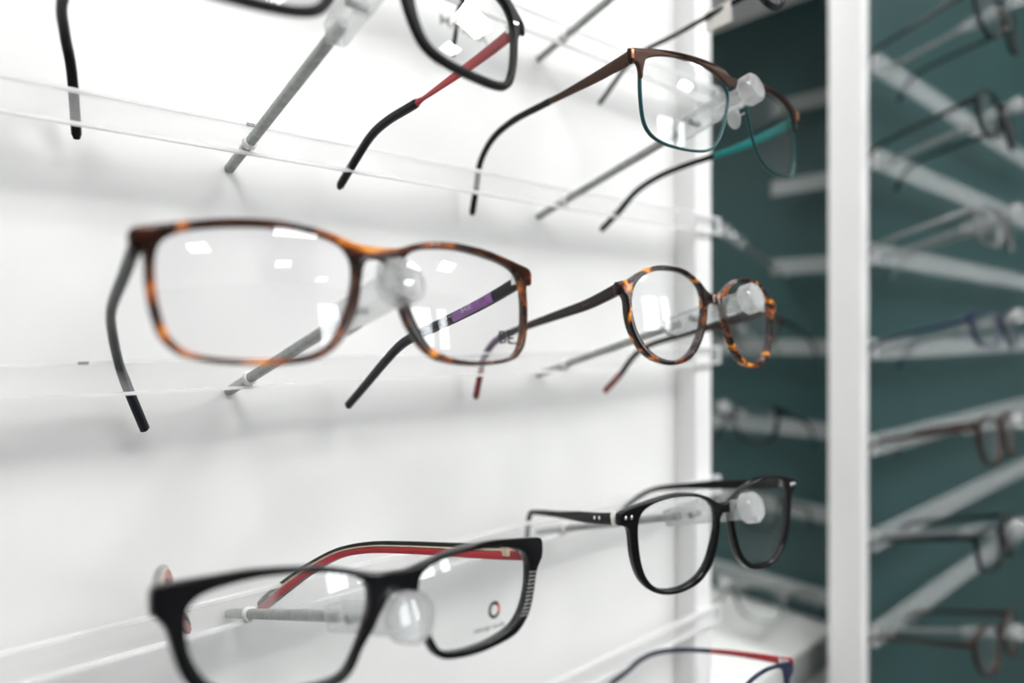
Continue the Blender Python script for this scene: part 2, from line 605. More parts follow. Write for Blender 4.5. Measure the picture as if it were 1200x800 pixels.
def glasses(name, label, pose, spec, group=None):
    """spec: hole / outer half outlines in mm (bridge at s = 0), materials, temples. Returns the thing."""
    e = bpy.data.objects.new(name, None)
    COL.objects.link(e)
    e.matrix_world = pose_matrix(*pose)
    tag(e, label, 'glasses', group)
    thick = spec.get('thick', 3.8)
    hole = relax(catmull([Vector((a, b)) for a, b in spec['hole']], 1.0, True), 6)
    holeL = [Vector((-p.x, p.y)) for p in hole][::-1]
    half = spec['outer']
    full = [Vector((a, b)) for a, b in half] + [Vector((-a, b)) for a, b in half[::-1] if a > 0.01]
    outer = relax(catmull(full, 1.0, True), spec.get('soft', 3))
    bev = spec.get('bevel', 0.7)
    if spec.get('front', True):
        vs_, fs = flat_fill([outer, hole, holeL], thick / 2, bev, 2)
        vs_ = [Vector((v.x, thick / 2 - v.z + wrapd(v.x), v.y)) / 1000 for v in vs_]
        link('front', mesh_from('front', vs_, fs), spec['mat'], e, 40)
    c = (sum(p.x for p in hole) / len(hole), sum(p.y for p in hole) / len(hole))
    e['lens_c'] = c
    mr = sum((p - Vector(c)).length for p in hole) / len(hole)
    edge = mr * mr / (2 * LR) - spec.get('lens_in', 1.3)
    # thin wire rims
    if 'rim' in spec:
        rr, rm, off = spec['rim']
        for sgn in (1, -1):
            bm = bmesh.new()
            pts = []
            for i, p in enumerate(hole):
                t = (hole[(i + 1) % len(hole)] - hole[i - 1]).normalized()
                nrm = Vector((t.y, -t.x))
                if nrm.dot(p - Vector(c)) < 0:
                    nrm = -nrm
                q = p + nrm * (rr * 0.8)
                pts.append((q, nrm))
            rings = []
            for q, nrm in pts:
                ring = []
                for k in range(8):
                    a_ = 2 * math.pi * k / 8
                    s_, h_ = q.x + nrm.x * rr * math.cos(a_), q.y + nrm.y * rr * math.cos(a_)
                    d_ = wrapd(s_) + off + rr * 1.3 * math.sin(a_)
                    ring.append(bm.verts.new(Vector((s_ * sgn, d_, h_)) / 1000))
                rings.append(ring)
            for i in range(len(rings)):
                A, B = rings[i], rings[(i + 1) % len(rings)]
                for k in range(8):
                    bm.faces.new((A[k], A[(k + 1) % 8], B[(k + 1) % 8], B[k]))
            bmesh.ops.recalc_face_normals(bm, faces=bm.faces)
            bm_obj('rim', bm, rm, e, 60)
    # lenses
    lenses = []
    for sgn in (-1, 1):
        bm = bmesh.new()
        n = len(hole)
        layers = []
        for lay in (0.0, 1.6):
            rings = []
            for f in (1.0, .92, .83, .74, .64, .54, .44, .33, .22, .11):
                ring = []
                for p in hole:
                    d = (p - Vector(c))
                    q = Vector(c) + d * f * (1 + 0.5 / max(1, d.length))
                    ring.append(bm.verts.new(Vector((q.x * sgn, lens_depth(q.x * sgn, q.y, c, sgn, edge) + lay, q.y)) / 1000))
                rings.append(ring)
            cv = bm.verts.new(Vector((c[0] * sgn, lens_depth(c[0] * sgn, c[1], c, sgn, edge) + lay, c[1])) / 1000)
            for A, B in zip(rings, rings[1:]):
                for k in range(n):
                    bm.faces.new((A[k], A[(k + 1) % n], B[(k + 1) % n], B[k]))
            for k in range(n):
                bm.faces.new((rings[-1][k], rings[-1][(k + 1) % n], cv))
            layers.append(rings[0])
        for k in range(n):
            bm.faces.new((layers[0][k], layers[0][(k + 1) % n], layers[1][(k + 1) % n], layers[1][k]))
        bmesh.ops.recalc_face_normals(bm, faces=bm.faces)
        lo = bm_obj('lens', bm, spec.get('lens', 'lens'), e, 40)
        lenses.append(lo)
    e_l = lenses

    # temples
    for sgn_name, T in spec.get('temples', {}).items():
        sgn = 1 if sgn_name == 'R' else -1
        pts = catmull([Vector(p) for p in T['pts']], 2.0)
        N = len(pts)
        hts = T['h']        # list of (fraction, half height, half width)

        def sec(f):
            for (f0, a0, b0), (f1, a1, b1) in zip(hts, hts[1:]):
                if f <= f1:
                    k = (f - f0) / max(1e-9, f1 - f0)
                    return (b0 + (b1 - b0) * k, a0 + (a1 - a0) * k)
            return (hts[-1][2], hts[-1][1])
        main = None
        for (f0, f1, mat, nm) in T['seg']:
            i0, i1 = int(round(f0 * (N - 1))), int(round(f1 * (N - 1)))
            pp = [p / 1000 for p in pts[i0:i1 + 1]]
            ss = [tuple(v / 1000 for v in sec(i / (N - 1))) for i in range(i0, i1 + 1)]
            if nm == 'temple_tip':
                k = 1.12
                ss = [(a * k, b * k) for a, b in ss]
                ss[-1] = (ss[-1][0] * .6, ss[-1][1] * .7)
            bm = bmesh.new()
            sweep(bm, pp, ss, n=14, pw=3.2)
            o = bm_obj(nm, bm, mat, main if main is not None else e, 40)
            if main is None:
                main = o
        for (mat, f0, f1, lo_, hi_, nm) in T.get('lining', ()):
            i0, i1 = int(round(f0 * (N - 1))), int(round(f1 * (N - 1)))
            bm = bmesh.new()
            pp, ss = [], []
            for i in range(i0, i1 + 1):
                w, h = sec(i / (N - 1))
                pp.append(Vector((pts[i].x - sgn * (w * 0.78), pts[i].y, pts[i].z + h * (lo_ + hi_) / 2)) / 1000)
                ss.append((w * 0.6 / 1000, h * (hi_ - lo_) / 2 / 1000))
            sweep(bm, pp, ss, n=10, pw=3.2)
            bm_obj(nm, bm, mat, main, 40)
        # hinge block
        bm = bmesh.new()
        hp = Vector(T['pts'][0])
        hw, hh = sec(0.0)
        x0 = hp.x - sgn * (hw + 1.6)
        add_box(bm, Vector((x0 - .8, thick + wrapd(hp.x) - 1.0, hp.z - 1.9)) / 1000, Vector((x0 + .8, hp.y + 4.5, hp.z + 1.9)) / 1000, .0003)
        add_box(bm, Vector((x0 - 1.2, hp.y - 1.0, hp.z - 0.7)) / 1000, Vector((x0 + 1.2, hp.y + 2.2, hp.z + 0.7)) / 1000, .0002)
        bm_obj('hinge', bm, T.get('hinge', 'silver'), e, 40)
        # shoulder that carries the front round to the temple
        if T.get('shoulder', True):
            bm = bmesh.new()
            Wf = T.get('from', abs(hp.x) + 0.5)
            a = Vector((sgn * Wf, wrapd(Wf) + thick * 0.35, hp.z))
            b = Vector((hp.x, hp.y + 0.5, hp.z))
            mid = Vector((sgn * max(Wf, abs(hp.x)) * 1.004, (a.y + b.y) / 2, hp.z))
            q = catmull([a, mid, b], 1.0)
            sweep(bm, [v / 1000 for v in q], [(max(hw, 1.3) / 1000, hh * 1.08 / 1000)] * len(q), n=14, pw=3.4)
            bm_obj('end_piece', bm, T.get('shoulder_mat', spec['mat']), e, 40)
    # nose pads
    if 'pads' in spec:
        for sgn in (-1, 1):
            bm = bmesh.new()
            x, h = spec['pads']
            r = bmesh.ops.create_uvsphere(bm, u_segments=14, v_segments=8, radius=1.0)
            rot = Matrix.Rotation(sgn * math.radians(-22), 4, 'Y')
            for v in r['verts']:
                q = rot @ Vector((v.co.x * 1.7, v.co.y * 4.0, v.co.z * 6.0))
                v.co = (q + Vector((sgn * x, 8.5, h))) / 1000
            bm_obj('nose_pad', bm, 'pad', e, 60)
            bm = bmesh.new()
            q = catmull([Vector((sgn * (x + 2.8), 2.5, h + 2)), Vector((sgn * (x + 2.6), 6, h + 1)), Vector((sgn * x, 8.5, h))], .6)
            sweep(bm, [v / 1000 for v in q], [(.0004, .0004)] * len(q), n=8, pw=2)
            bm_obj('pad_arm', bm, 'silver', e, 60)
    return e, e_l, dict(c=c, edge=edge, hole=hole)


def print_on_lens(thing, info, sgn, txt, size, s, h, mat, slant=0.0, arc=0.0, name='lens_print', parent=None, xs=1.0, bold=0.0):
    """flat lettering printed on the front of a lens"""
    vs_, fs = text_fill(txt, size, bold=bold)
    ca, sa = math.cos(slant), math.sin(slant)
    out = []
    for v in vs_:
        x, y = v.x * xs, v.y
        y += arc * x * x
        a, b = s + x * ca - y * sa, h + x * sa + y * ca
        out.append(Vector((a, lens_depth(a, b, info['c'], sgn, info['edge']) - 0.06, b)) / 1000)
    me = bpy.data.meshes.new(name)
    me.from_pydata([tuple(v) for v in out], [], fs)
    return link(name, me, mat, parent or thing)


def ring_on_lens(thing, info, sgn, s, h, r0, r1, a0, a1, mat, parent, name='lens_print', sx=1.0):
    vs_, fs = [], []
    n = max(4, int((a1 - a0) / 0.15))
    for i in range(n + 1):
        a = a0 + (a1 - a0) * i / n
        for r in (r0, r1):
            x, y = s + r * math.cos(a) * sx, h + r * math.sin(a)
            vs_.append(Vector((x, lens_depth(x, y, info['c'], sgn, info['edge']) - 0.065, y)) / 1000)
    for i in range(n):
        fs.append((2 * i, 2 * i + 1, 2 * i + 3, 2 * i + 2))
    me = bpy.data.meshes.new(name)
    me.from_pydata([tuple(v) for v in vs_], [], fs)
    return link(name, me, mat, parent)


def print_on_temple(parent, pts, f, side, txt, size, mat, name='temple_print', dz=0.0):
    """lettering lying on the flat side of a temple; side = +1 faces -x (inner face of the right temple)"""
    P = catmull([Vector(p) for p in pts], 1.0)
    i = int(f * (len(P) - 1))
    p = P[i]
    t = (P[min(len(P) - 1, i + 3)] - P[max(0, i - 3)]).normalized()
    u = Vector((0, 0, 1))
    nrm = t.cross(u).normalized()
    if nrm.x * side > 0:
        nrm = -nrm
    u = t.cross(nrm).normalized()
    if u.z < 0:
        u = -u
    d = u.cross(nrm).normalized()
    vs_, fs = text_fill(txt, size)
    out = [(p + d * v.x + u * (v.y + dz) + nrm * abs(side)) / 1000 for v in vs_]
    me = bpy.data.meshes.new(name)
    me.from_pydata([tuple(v) for v in out], [], fs)
    return link(name, me, mat, parent)


# outlines, millimetres, bridge centre at (0, 0), one half each
H21 = [(8.4, -4.5), (9, -2), (10.5, .5), (13, 2.2), (17, 3.5), (23, 4.4), (32, 5), (40, 4.6), (48, 3.7), (54, 2.6), (58.5, .8), (60.8, -1.2), (62, -4.5), (62.2, -10), (61.7, -16), (60.7, -21.5), (59.3, -26), (56.8, -29.6), (52.5, -31.9), (45, -33.2), (36, -33.7), (28, -33.1), (22, -31.8), (18, -29.8), (15.5, -26.8), (13.5, -23), (11.2, -18.3), (9.8, -14), (8.7, -9)]
O21 = [(0, 2), (4, 2.1), (8.5, 2.7), (11.4, 3.9), (18, 5.8), (25, 6.9), (32, 7.3), (44, 6.7), (53.4, 5.2), (60, 4), (67.3, 2.6), (68.5, .9), (68.3, -1.7), (65.8, -2.5), (64.7, -4.8), (64.6, -9), (64.3, -14.3), (63.2, -21), (61.4, -26.7), (58.9, -30), (56, -32.2), (50, -34), (42.5, -34.9), (30.8, -35.2), (22, -34.1), (18.5, -32.8), (14.5, -30), (11.5, -26.2), (9, -22), (7.2, -17), (6, -11), (5, -5), (3.8, -2.7), (1.5, -1.8), (0, -1.7)]
H22 = [(9, -2), (9.5, 2.5), (12.5, 6.6), (18, 10), (24, 11.5), (31, 12), (38, 11.5), (44, 10), (50, 7), (54, 3), (56, -3), (56, -9), (54.5, -16), (51.5, -22.5), (47, -27.5), (42, -30.8), (36, -32.4), (30, -32.4), (24, -30.8), (18.5, -27), (14, -21), (11, -14.5), (9.3, -8)]
O22 = [(0, 2.2), (4, 2.4), (7, 4), (11, 7.5), (17, 11), (24, 13.6), (32, 14.2), (40, 13.6), (47, 11.5), (52, 8.6), (55.5, 6.2), (59, 5), (62.5, 4.2), (63.5, 1.5), (63, -1.2), (60.2, -2.2), (58.9, -5), (58.6, -11), (57, -18), (53.5, -24.5), (49, -29.5), (43, -33), (36, -34.8), (30, -34.8), (23, -33), (17, -29), (12, -22.5), (8.5, -15), (6.8, -8), (6, -3.4), (4, -2.7), (0, -2.4)]
H12 = [(8.3, -9), (9.8, -4.2), (12.5, -1), (17, 1), (24, 3), (32, 3.8), (42, 3.8), (52, 2.8), (59, 1), (62.8, -1), (64, -4), (64.8, -10), (64.8, -19.6), (64, -28), (62, -33), (58, -36.3), (51, -38.3), (40, -39), (30, -38.4), (23, -36.5), (18.5, -33), (14.5, -27), (11, -19)]
O12 = [(0, 2), (7, 2.2), (12, 4.5), (20, 5.6), (30, 6.2), (45, 5.8), (58, 4.6), (66, 3.4), (71, 2.5), (71.6, 0), (71.3, -2.6), (67.5, -3.6), (66.3, -7), (66.1, -10.2), (65, -10.4), (64.6, -7), (63.9, -4), (62.6, -1), (59, .9), (52, 2.6), (42, 3.6), (32, 3.6), (24, 2.8), (17, .8), (12.5, -1.2), (8, -3.4), (4, -1.6), (0, -1.2)]
H32 = [(6.4, -6), (7, -2), (8.6, .8), (11.5, 3.5), (16.5, 6), (24, 7.7), (33, 8.3), (41, 7.6), (47, 6), (51, 3.8), (53.2, .5), (54, -5), (53.6, -13), (52.4, -21), (50, -28), (46.2, -33), (41, -36), (33, -37.2), (25, -36.2), (18, -33), (12.3, -27), (8.7, -18), (6.7, -11)]
O32 = [(0, 1), (4, 1.6), (8, 3.8), (14, 6.8), (23, 9.3), (32, 10), (40, 9.3), (48, 8), (54, 6.6), (59, 5.3), (62.8, 4.2), (63.5, 1), (63, -2), (59.7, -2.9), (58.2, -6), (57.4, -15), (56, -22), (53, -29.3), (48, -35), (41, -38.4), (33, -39.6), (25, -38.8), (17, -36), (10, -29.3), (6, -20), (4.2, -12), (3.6, -6), (2.5, -4), (0, -3.4)]
H31 = [(8.5, -4.6), (9, -1), (11, 1), (14, 2.5), (19, 3.7), (25.6, 4.7), (33, 5.1), (43, 4.9), (53, 3.3), (58.5, 1), (60, -2), (60, -6), (59.2, -11), (57, -16), (53.8, -20.3), (49.3, -23), (40.3, -25.2), (32, -26), (24.7, -26), (17.8, -25), (15.5, -23), (12.8, -18), (10.5, -13), (9, -8.5)]
O31 = [(0, 2.3), (5, 2.4), (11.5, 3.8), (18.4, 5.4), (26, 6.8), (34, 7.4), (43, 7.7), (52, 7.2), (61, 6.6), (68, 5.8), (68.7, 3), (68.3, -1), (66, -3.7), (64.4, -6), (62.9, -11), (60.4, -17.8), (56.8, -22.4), (51, -26), (40.3, -27.9), (32.2, -28.5), (24.7, -28.3), (17.7, -27.2), (13.8, -24.2), (10.8, -18.5), (7.5, -14), (5, -9.5), (2.1, -5.3), (0, -4.2)]
d = 5.5
H11 = [(8 + d, -20), (8.2 + d, -14), (9.5 + d, -9), (13 + d, -6), (20 + d, -4.3), (30 + d, -3.7), (40 + d, -4), (48 + d, -6), (52 + d, -8.6), (54 + d, -13), (54.2 + d, -19), (53 + d, -27), (51.3 + d, -33), (49 + d, -38), (46 + d, -40.2), (41 + d, -41.2), (34 + d, -41.5), (27 + d, -41.3), (20 + d, -40.6), (15.2 + d, -39), (12.5 + d, -36.8), (10.3 + d, -32.5), (8.8 + d, -27)]
O11 = [(0, -3), (5, -2.8), (10, -2), (20, -1), (30, -.4), (40, -.3), (50, -1.4), (58, -4), (63, -8), (66, -11), (66, -14.5), (63.5, -17), (62.2, -19), (60.9, -27), (59, -34), (56.5, -39.5), (53, -42.2), (46.5, -43.5), (39.5, -43.8), (32.5, -43.6), (25, -42.8), (19, -41), (15.3, -38), (12.5, -33), (10.2, -27), (8.5, -20), (6.5, -14), (4, -10), (0, -8.6)]

S = 0.0
T21R = [(66.3, 9, -1.2), (64.9, 11.9, -1.8), (63.9, 23.5, -4.0), (62.7, 37, -6.2), (60.7, 60.5, -9.1), (58.9, 79.9, -11.2), (57.7, 94, -13.7), (56.5, 109.7, -20.1), (55.3, 126.6, -28.1), (53.8, 146.6, -37.4)]
T21L = [(-66.6, 9, -1.2), (-66.2, 12, -2), (-65.4, 35, -4.6), (-63.9, 68.4, -7.3), (-60.6, 92.5, -10.3), (-54.4, 119.9, -19.1), (-49.6, 129.9, -28.3), (-41.5, 140.4, -44.8)]
T22L = [(-62.3, 9, 0.8), (-61.8, 12, 0), (-62.8, 28.4, -4.1), (-63.9, 46.7, -6.8), (-65.4, 73.6, -10.5), (-66.4, 92.1, -13.6), (-67, 105.6, -17.9), (-67.2, 115.2, -26.3), (-66.9, 120.3, -37.6), (-66.5, 125.5, -49.6)]
T22R = [(62.3, 9, 0.8), (61.8, 12, 0), (59.5, 35, -4.5), (55.7, 69.3, -9.8), (52.9, 96.2, -15.1), (51.7, 109.4, -21.8), (51.1, 120.5, -32.4), (50, 136.7, -45.1)]
T12L = [(-70, 9.1, -1), (-70, 30.8, -2.6), (-69.9, 55, -3.6), (-69.9, 71.5, -3.9), (-69.9, 96.8, -5), (-69.8, 115.2, -9.8), (-69.7, 127.5, -20.1), (-69.5, 132.5, -34.1), (-69.4, 137.7, -49.4)]
T12R = [(70.4, 9.1, -2.4), (65.7, 36.1, -8.4), (61.8, 57.7, -11.2), (57.6, 80.7, -13.5), (54.2, 99.2, -17), (51.3, 115.6, -23.7), (49, 129.5, -34.8), (46.4, 144.7, -45.6)]
T32L = [(-62.4, 9.3, .9), (-61.5, 13.8, -.3), (-58.7, 31.1, -4.9), (-55.6, 50.2, -9.2), (-50.3, 82.8, -16.6), (-46.3, 107.7, -22.3), (-43.8, 119.5, -26), (-42.5, 124.5, -31.8), (-42.7, 125.5, -38.8), (-43.8, 125.6, -47)]
T32R = [(62.2, 9.3, 1.1), (58.3, 34.5, -4), (53.6, 64.1, -10.1), (48.5, 97.3, -17.9), (45.8, 113.9, -24.6), (43.3, 128.3, -35.2), (40.8, 142.5, -48.6)]
T31R = [(66, 9, 1.2), (64.5, 15.8, .6), (59.3, 26.4, .5), (52.6, 40.4, .7), (41.9, 62.8, 1.2), (33.4, 80.8, .9), (26.7, 96, -1.7), (21, 110.2, -7.7), (15.3, 125.4, -16.2), (8.4, 144.1, -28.1)]
T31L = [(-66, 9, 1.2), (-65, 16, .6), (-60.5, 40, .7), (-53, 70, 1), (-45, 98, -1.5), (-39, 116, -8), (-31.7, 133.7, -22.2), (-24, 142.6, -32)]
T11R = [(63.6, 7, -13.6), (61.5, 14, -15.8), (59.6, 28, -17.4), (57.9, 50.4, -17.9), (57.1, 71.4, -17.4), (56.2, 93.9, -15.8), (55.7, 109.7, -17.1), (55.4, 124.8, -22.6), (55, 145, -31.2)]
T11L = [(-64.5, 7, -13.2), (-66, 30, -11), (-69, 62, -6.5), (-71, 93.2, -2.6), (-67.9, 113.8, -3.4), (-64, 126.5, -11.6), (-60.3, 139.4, -33)]

HS = [(0, 2.5, 1.6), (.3, 2.3, 1.5), (.65, 2.2, 1.6), (1, 2.0, 1.6)]

# --- third row, nearest column: brown tortoise rectangle
GW = 'glasses on the white wall'
g21, l21, i21 = glasses('eyeglasses', 'brown tortoise rectangular glasses with two black letters printed on the right lens', ((114.57, 191.0, 25.17), -4.1, 9.5, -1.7), dict(
    hole=H21, outer=O21, mat='tort', lens='lens_pink', thick=3.6,
    temples=dict(R=dict(pts=T21R, h=HS, seg=[(0.02, 1, 'bluegrey', 'temple')], lining=[('purple', .13, .30, -1.0, .75, 'inner_lining')], **{'from': 66.5}),
                 L=dict(pts=T21L, h=HS, seg=[(0.02, 1, 'bluegrey', 'temple')], **{'from': 66.5}))), GW)
pr = print_on_lens(g21, i21, 1, 'BE.', 6.0, 52.0, -25.2, 'ink', parent=l21[1], xs=1.35, bold=.14)
tR = [o for o in g21.children if o.name.startswith('temple')][0]
print_on_temple(tR, T21R, .235, 2.4, 'BASE', 3.2, 'paleink', dz=.2)
print_on_temple(tR, T21R, .16, 2.4, '(CE)', 2.2, 'ink', dz=.2)
print_on_temple(tR, T21R, .33, 1.75, 'BE 402', 1.5, 'paleink', dz=.6)

# --- third row, far column: round amber tortoise
g22, l22, i22 = glasses('eyeglasses', 'round amber tortoise glasses with dark temples beside the brown tortoise rectangle', ((318.49, 198.0, 17.62), -5.4, 5.0, -3.0), dict(
    hole=H22, outer=O22, mat='tort2', thick=4.2,
    temples=dict(L=dict(pts=T22L, h=[(0, 3.1, 1.5), (.12, 2.9, 1.3), (.5, 2.0, 1.2), (.7, 1.8, 1.2), (1, 1.9, 1.3)], seg=[(0.02, .62, 'tort_dark', 'temple'), (.61, .86, 'violet', 'temple_tip'), (.85, 1, 'darkred', 'temple_tip')], **{'from': 61.5}),
                 R=dict(pts=T22R, h=[(0, 3.1, 1.5), (.12, 2.9, 1.3), (.5, 2.0, 1.2), (1, 1.9, 1.3)], seg=[(0.02, .86, 'tort_dark', 'temple'), (.85, 1, 'darkred', 'temple_tip')], **{'from': 61.5}))), GW)
tL = [o for o in g22.children if o.name.startswith('temple')][0]
print_on_temple(tL, T22L, .085, -1.55, 'M', 3.2, 'paleink')
for sx in (-2.4, 1.6):
    box('bridge_inlay', Vector((sx, -.15, -2.0)) / 1000, Vector((sx + 1.3, .5, 1.8)) / 1000, 'silver', g22, .0002)

# --- second row, far column: brown and teal metal
g12, l12, i12 = glasses('eyeglasses', 'brown metal browline glasses with teal rims and temple', ((320.1, 186.0, 125.81), -3.5, 3.0, -.6), dict(
    hole=H12, outer=O12, mat='bronze', thick=2.2, bevel=.35, front=False, rim=(0.75, 'tealrim', 1.6), lens_in=1.6, pads=(7.0, -13.5),
    temples=dict(L=dict(pts=T12L, h=[(0, 3.4, .8), (.12, 3.0, .6), (.3, 1.9, .6), (.4, 1.6, .9), (1, 1.9, 1.2)], seg=[(0.0, .38, 'bronze', 'temple'), (.37, 1, 'mattblack', 'temple_tip')], hinge='tealm', **{'from': 70.8}),
                 R=dict(pts=T12R, h=[(0, 3.4, .8), (.12, 3.0, .6), (.3, 1.9, .6), (.4, 1.6, .9), (1, 1.9, 1.2)], seg=[(0.0, .36, 'tealm', 'temple'), (.35, 1, 'mattblack', 'temple_tip')], hinge='tealm', **{'from': 70.8}))), GW)
full = [Vector((a, b)) for a, b in O12] + [Vector((-a, b)) for a, b in O12[::-1] if a > .01]
vs_, fs = flat_fill([relax(catmull(full, .8, True), 1)], 1.1, .35, 2)
link('brow_bar', mesh_from('brow_bar', [Vector((v.x, 1.0 - v.z + wrapd(v.x), v.y)) / 1000 for v in vs_], fs), 'bronze', g12, 40)
for sx in (-1, 1):
    box('end_plate', Vector((sx * 70.2 - 1.0, wrapd(70) - .3, -2.0)) / 1000, Vector((sx * 70.2 + 1.0, wrapd(70) + .2, 2.2)) / 1000, 'copper', g12, .0002)

# --- fourth row, far column: black rounded square
g32, l32, i32 = glasses('eyeglasses', 'glossy black rounded glasses with paired silver dots on front and temple', ((319.66, 193.0, -88.25), -11.5, -1.0, 1.5), dict(
    hole=H32, outer=O32, mat='black', thick=4.0,
    temples=dict(L=dict(pts=T32L, h=[(0, 2.9, 1.4), (.3, 2.9, 1.2), (.5, 1.9, 1.2), (.75, 1.5, 1.3), (1, 1.6, 1.3)], seg=[(0.05, 1, 'mattblack', 'temple')], **{'from': 61.5}),
                 R=dict(pts=T32R, h=[(0, 2.9, 1.4), (.3, 2.9, 1.2), (.5, 1.9, 1.2), (.75, 1.5, 1.3), (1, 1.6, 1.3)], seg=[(0.05, 1, 'mattblack', 'temple')], **{'from': 61.5}))), GW)
for sx in (-1, 1):
    for s_ in (57.6, 60.6):
        bm = bmesh.new()
        r = bmesh.ops.create_uvsphere(bm, u_segments=12, v_segments=8, radius=.00095)
        for v in r['verts']:
            v.co = Vector((v.co.x, v.co.y * .5, v.co.z * 1.1)) + Vector((sx * s_, wrapd(s_) + .05, 1.6)) / 1000
        bm_obj('rivet', bm, 'silver', g32, 60)
for s_, y_, h_ in ((-62.0, 25, -2.6), (-61.2, 30, -3.9)):
    bm = bmesh.new()
    r = bmesh.ops.create_uvsphere(bm, u_segments=12, v_segments=8, radius=.0009)
    for v in r['verts']:
        v.co = Vector((v.co.x * .5, v.co.y, v.co.z)) + Vector((s_, y_, h_)) / 1000
    bm_obj('rivet', bm, 'silver', g32, 60)
bm = bmesh.new()
sweep(bm, [Vector((-62.0, 12.6, .1)) / 1000, Vector((-61.8, 13.8, -.2)) / 1000], [(.0018, .0034)] * 2, n=16, pw=3)
bm_obj('hinge_ring', bm, 'collar', g32, 40)

# --- fourth row, nearest column: black rectangle, red inside
HB = [(0, 3.3, 1.5), (.3, 2.6, 1.3), (.6, 2.4, 1.3), (.85, 3.3, 1.4), (.97, 3.4, 1.4), (1, 2.6, 1.2)]
g31, l31, i31 = glasses('eyeglasses', 'black rectangular glasses with ribbed rim, red-lined temples and round lens logo', ((119.07, 188.0, -77.38), -2.5, 9.5, -5.1), dict(
    hole=H31, outer=O31, mat='black', thick=4.4, soft=2,
    temples=dict(R=dict(pts=T31R, h=HB, seg=[(0.02, 1, 'black', 'temple')], lining=[('red', .03, .995, -1.03, .05, 'inner_lining'), ('cream', .03, .93, .05, .38, 'piping')], **{'from': 67}),
                 L=dict(pts=T31L, h=HB, seg=[(0.02, 1, 'black', 'temple')], lining=[('red', .03, .995, -1.03, .05, 'inner_lining'), ('cream', .03, .93, .05, .38, 'piping')], **{'from': 67}))), GW)
ring_on_lens(g31, i31, 1, 40.2, -15.6, 1.75, 2.95, .6, 6.0, 'ink', l31[1], sx=1.0)
ring_on_lens(g31, i31, 1, 40.2, -15.6, 1.75, 2.95, -.28, .6, 'redink', l31[1], sx=1.0)
print_on_lens(g31, i31, 1, 'concept studio', 2.5, 38.2, -21.0, 'greyink', parent=l31[1], bold=.05)
for sx in (1,):
    bm = bmesh.new()
    P = relax(catmull([Vector(p) for p in H31], 1.0, True), 6)
    c = Vector(i31['c'])
    ko = catmull([Vector(p) for p in [(64.4, -6), (62.9, -11), (60.4, -17.8), (56.8, -22.4)]], 1.4)
    for q in ko[:-2]:
        dn = (c - q).normalized()
        inn = q + Vector((-4.5, .3))
        q = q + Vector((-.7, .05))
        for a, b in ((q, inn),):
            p0 = Vector((a.x * sx, wrapd(a.x) - .05, a.y)) / 1000
            p1 = Vector((b.x * sx, wrapd(b.x) - .05, b.y)) / 1000
            sweep(bm, [p0, p1], [(.0003, .00025)] * 2, n=6, pw=2, up=Vector((0, 1, 0)))
    bm_obj('ribbing', bm, 'silver', g31)
tR31 = [o for o in g31.children if o.name.startswith('temple') and o.location.x == 0][0]
box('temple_plaque', Vector((61.9 - 2.4, 19, -1.0)) / 1000, Vector((61.9 - .9, 24.5, 2.6)) / 1000, 'cream', tR31)

# --- second row, nearest column: matt black, red temple
g11, l11, i11 = glasses('eyeglasses', 'matt black rectangular glasses with a red right temple at the top edge', ((112.0, 190.0, 131.0), -2.5, 9.5, -2.2), dict(
    hole=H11, outer=O11, mat='mattblack', thick=3.4,
    temples=dict(R=dict(pts=T11R, h=[(0, 2.6, 1.0), (.2, 2.2, .7), (.42, .9, .6), (.46, 1.7, 1.4), (1, 1.9, 1.5)], seg=[(0.03, .46, 'red', 'temple'), (.45, 1, 'mattblack', 'temple_tip')], shoulder_mat='mattblack', **{'from': 64.8}),
                 L=dict(pts=T11L, h=[(0, 2.6, 1.0), (.2, 2.2, .7), (.42, .9, .6), (.46, 1.9, 1.5), (1, 2.0, 1.6)], seg=[(0.03, .46, 'red', 'temple'), (.45, 1, 'mattblack', 'temple_tip')], shoulder_mat='mattblack', **{'from': 64.8}))), GW)
print_on_lens(g11, i11, 1, 'MASELA', 5.2, 33.5, -28.2, 'greyink', parent=l11[1], xs=1.15, bold=.05)

# --- top row, far column: only rim bottom and temples show
T02R = [(68, 9, -1), (66, 30, -7.5), (61.6, 59.9, -12), (57.0, 84.9, -16.6), (52.5, 106.6, -19.8), (49.6, 119.9, -26.0), (47.4, 131.7, -36.2), (45.4, 143.3, -46.3)]
T02L = [(-70, 9, -1), (-74, 40, -8), (-80, 80, -15), (-85, 108, -20), (-86.6, 120.8, -24.5), (-84.6, 129.9, -39), (-82.9, 135.5, -48.5)]
HT = [(0, 2.2, 1), (.3, 1.6, .8), (.5, 1.4, 1.1), (1, 1.6, 1.2)]
g02, l02, i02 = glasses('eyeglasses', 'dark glasses above the brown and teal pair, a white tag on one temple', ((320.0, 188.0, 215.5), -3.5, 3.0, -.6), dict(
    hole=H32, outer=O32, mat='black', thick=3.4,
    temples=dict(L=dict(pts=T02L, h=HT, seg=[(0, 1, 'mattblack', 'temple')], **{'from': 61.5}), R=dict(pts=T02R, h=HT, seg=[(0, 1, 'mattblack', 'temple')], **{'from': 61.5}))), GW)
box('price_tag', Vector((62.2, 46, -21.5)) / 1000, Vector((63.0, 64, -8.5)) / 1000, 'label', g02)

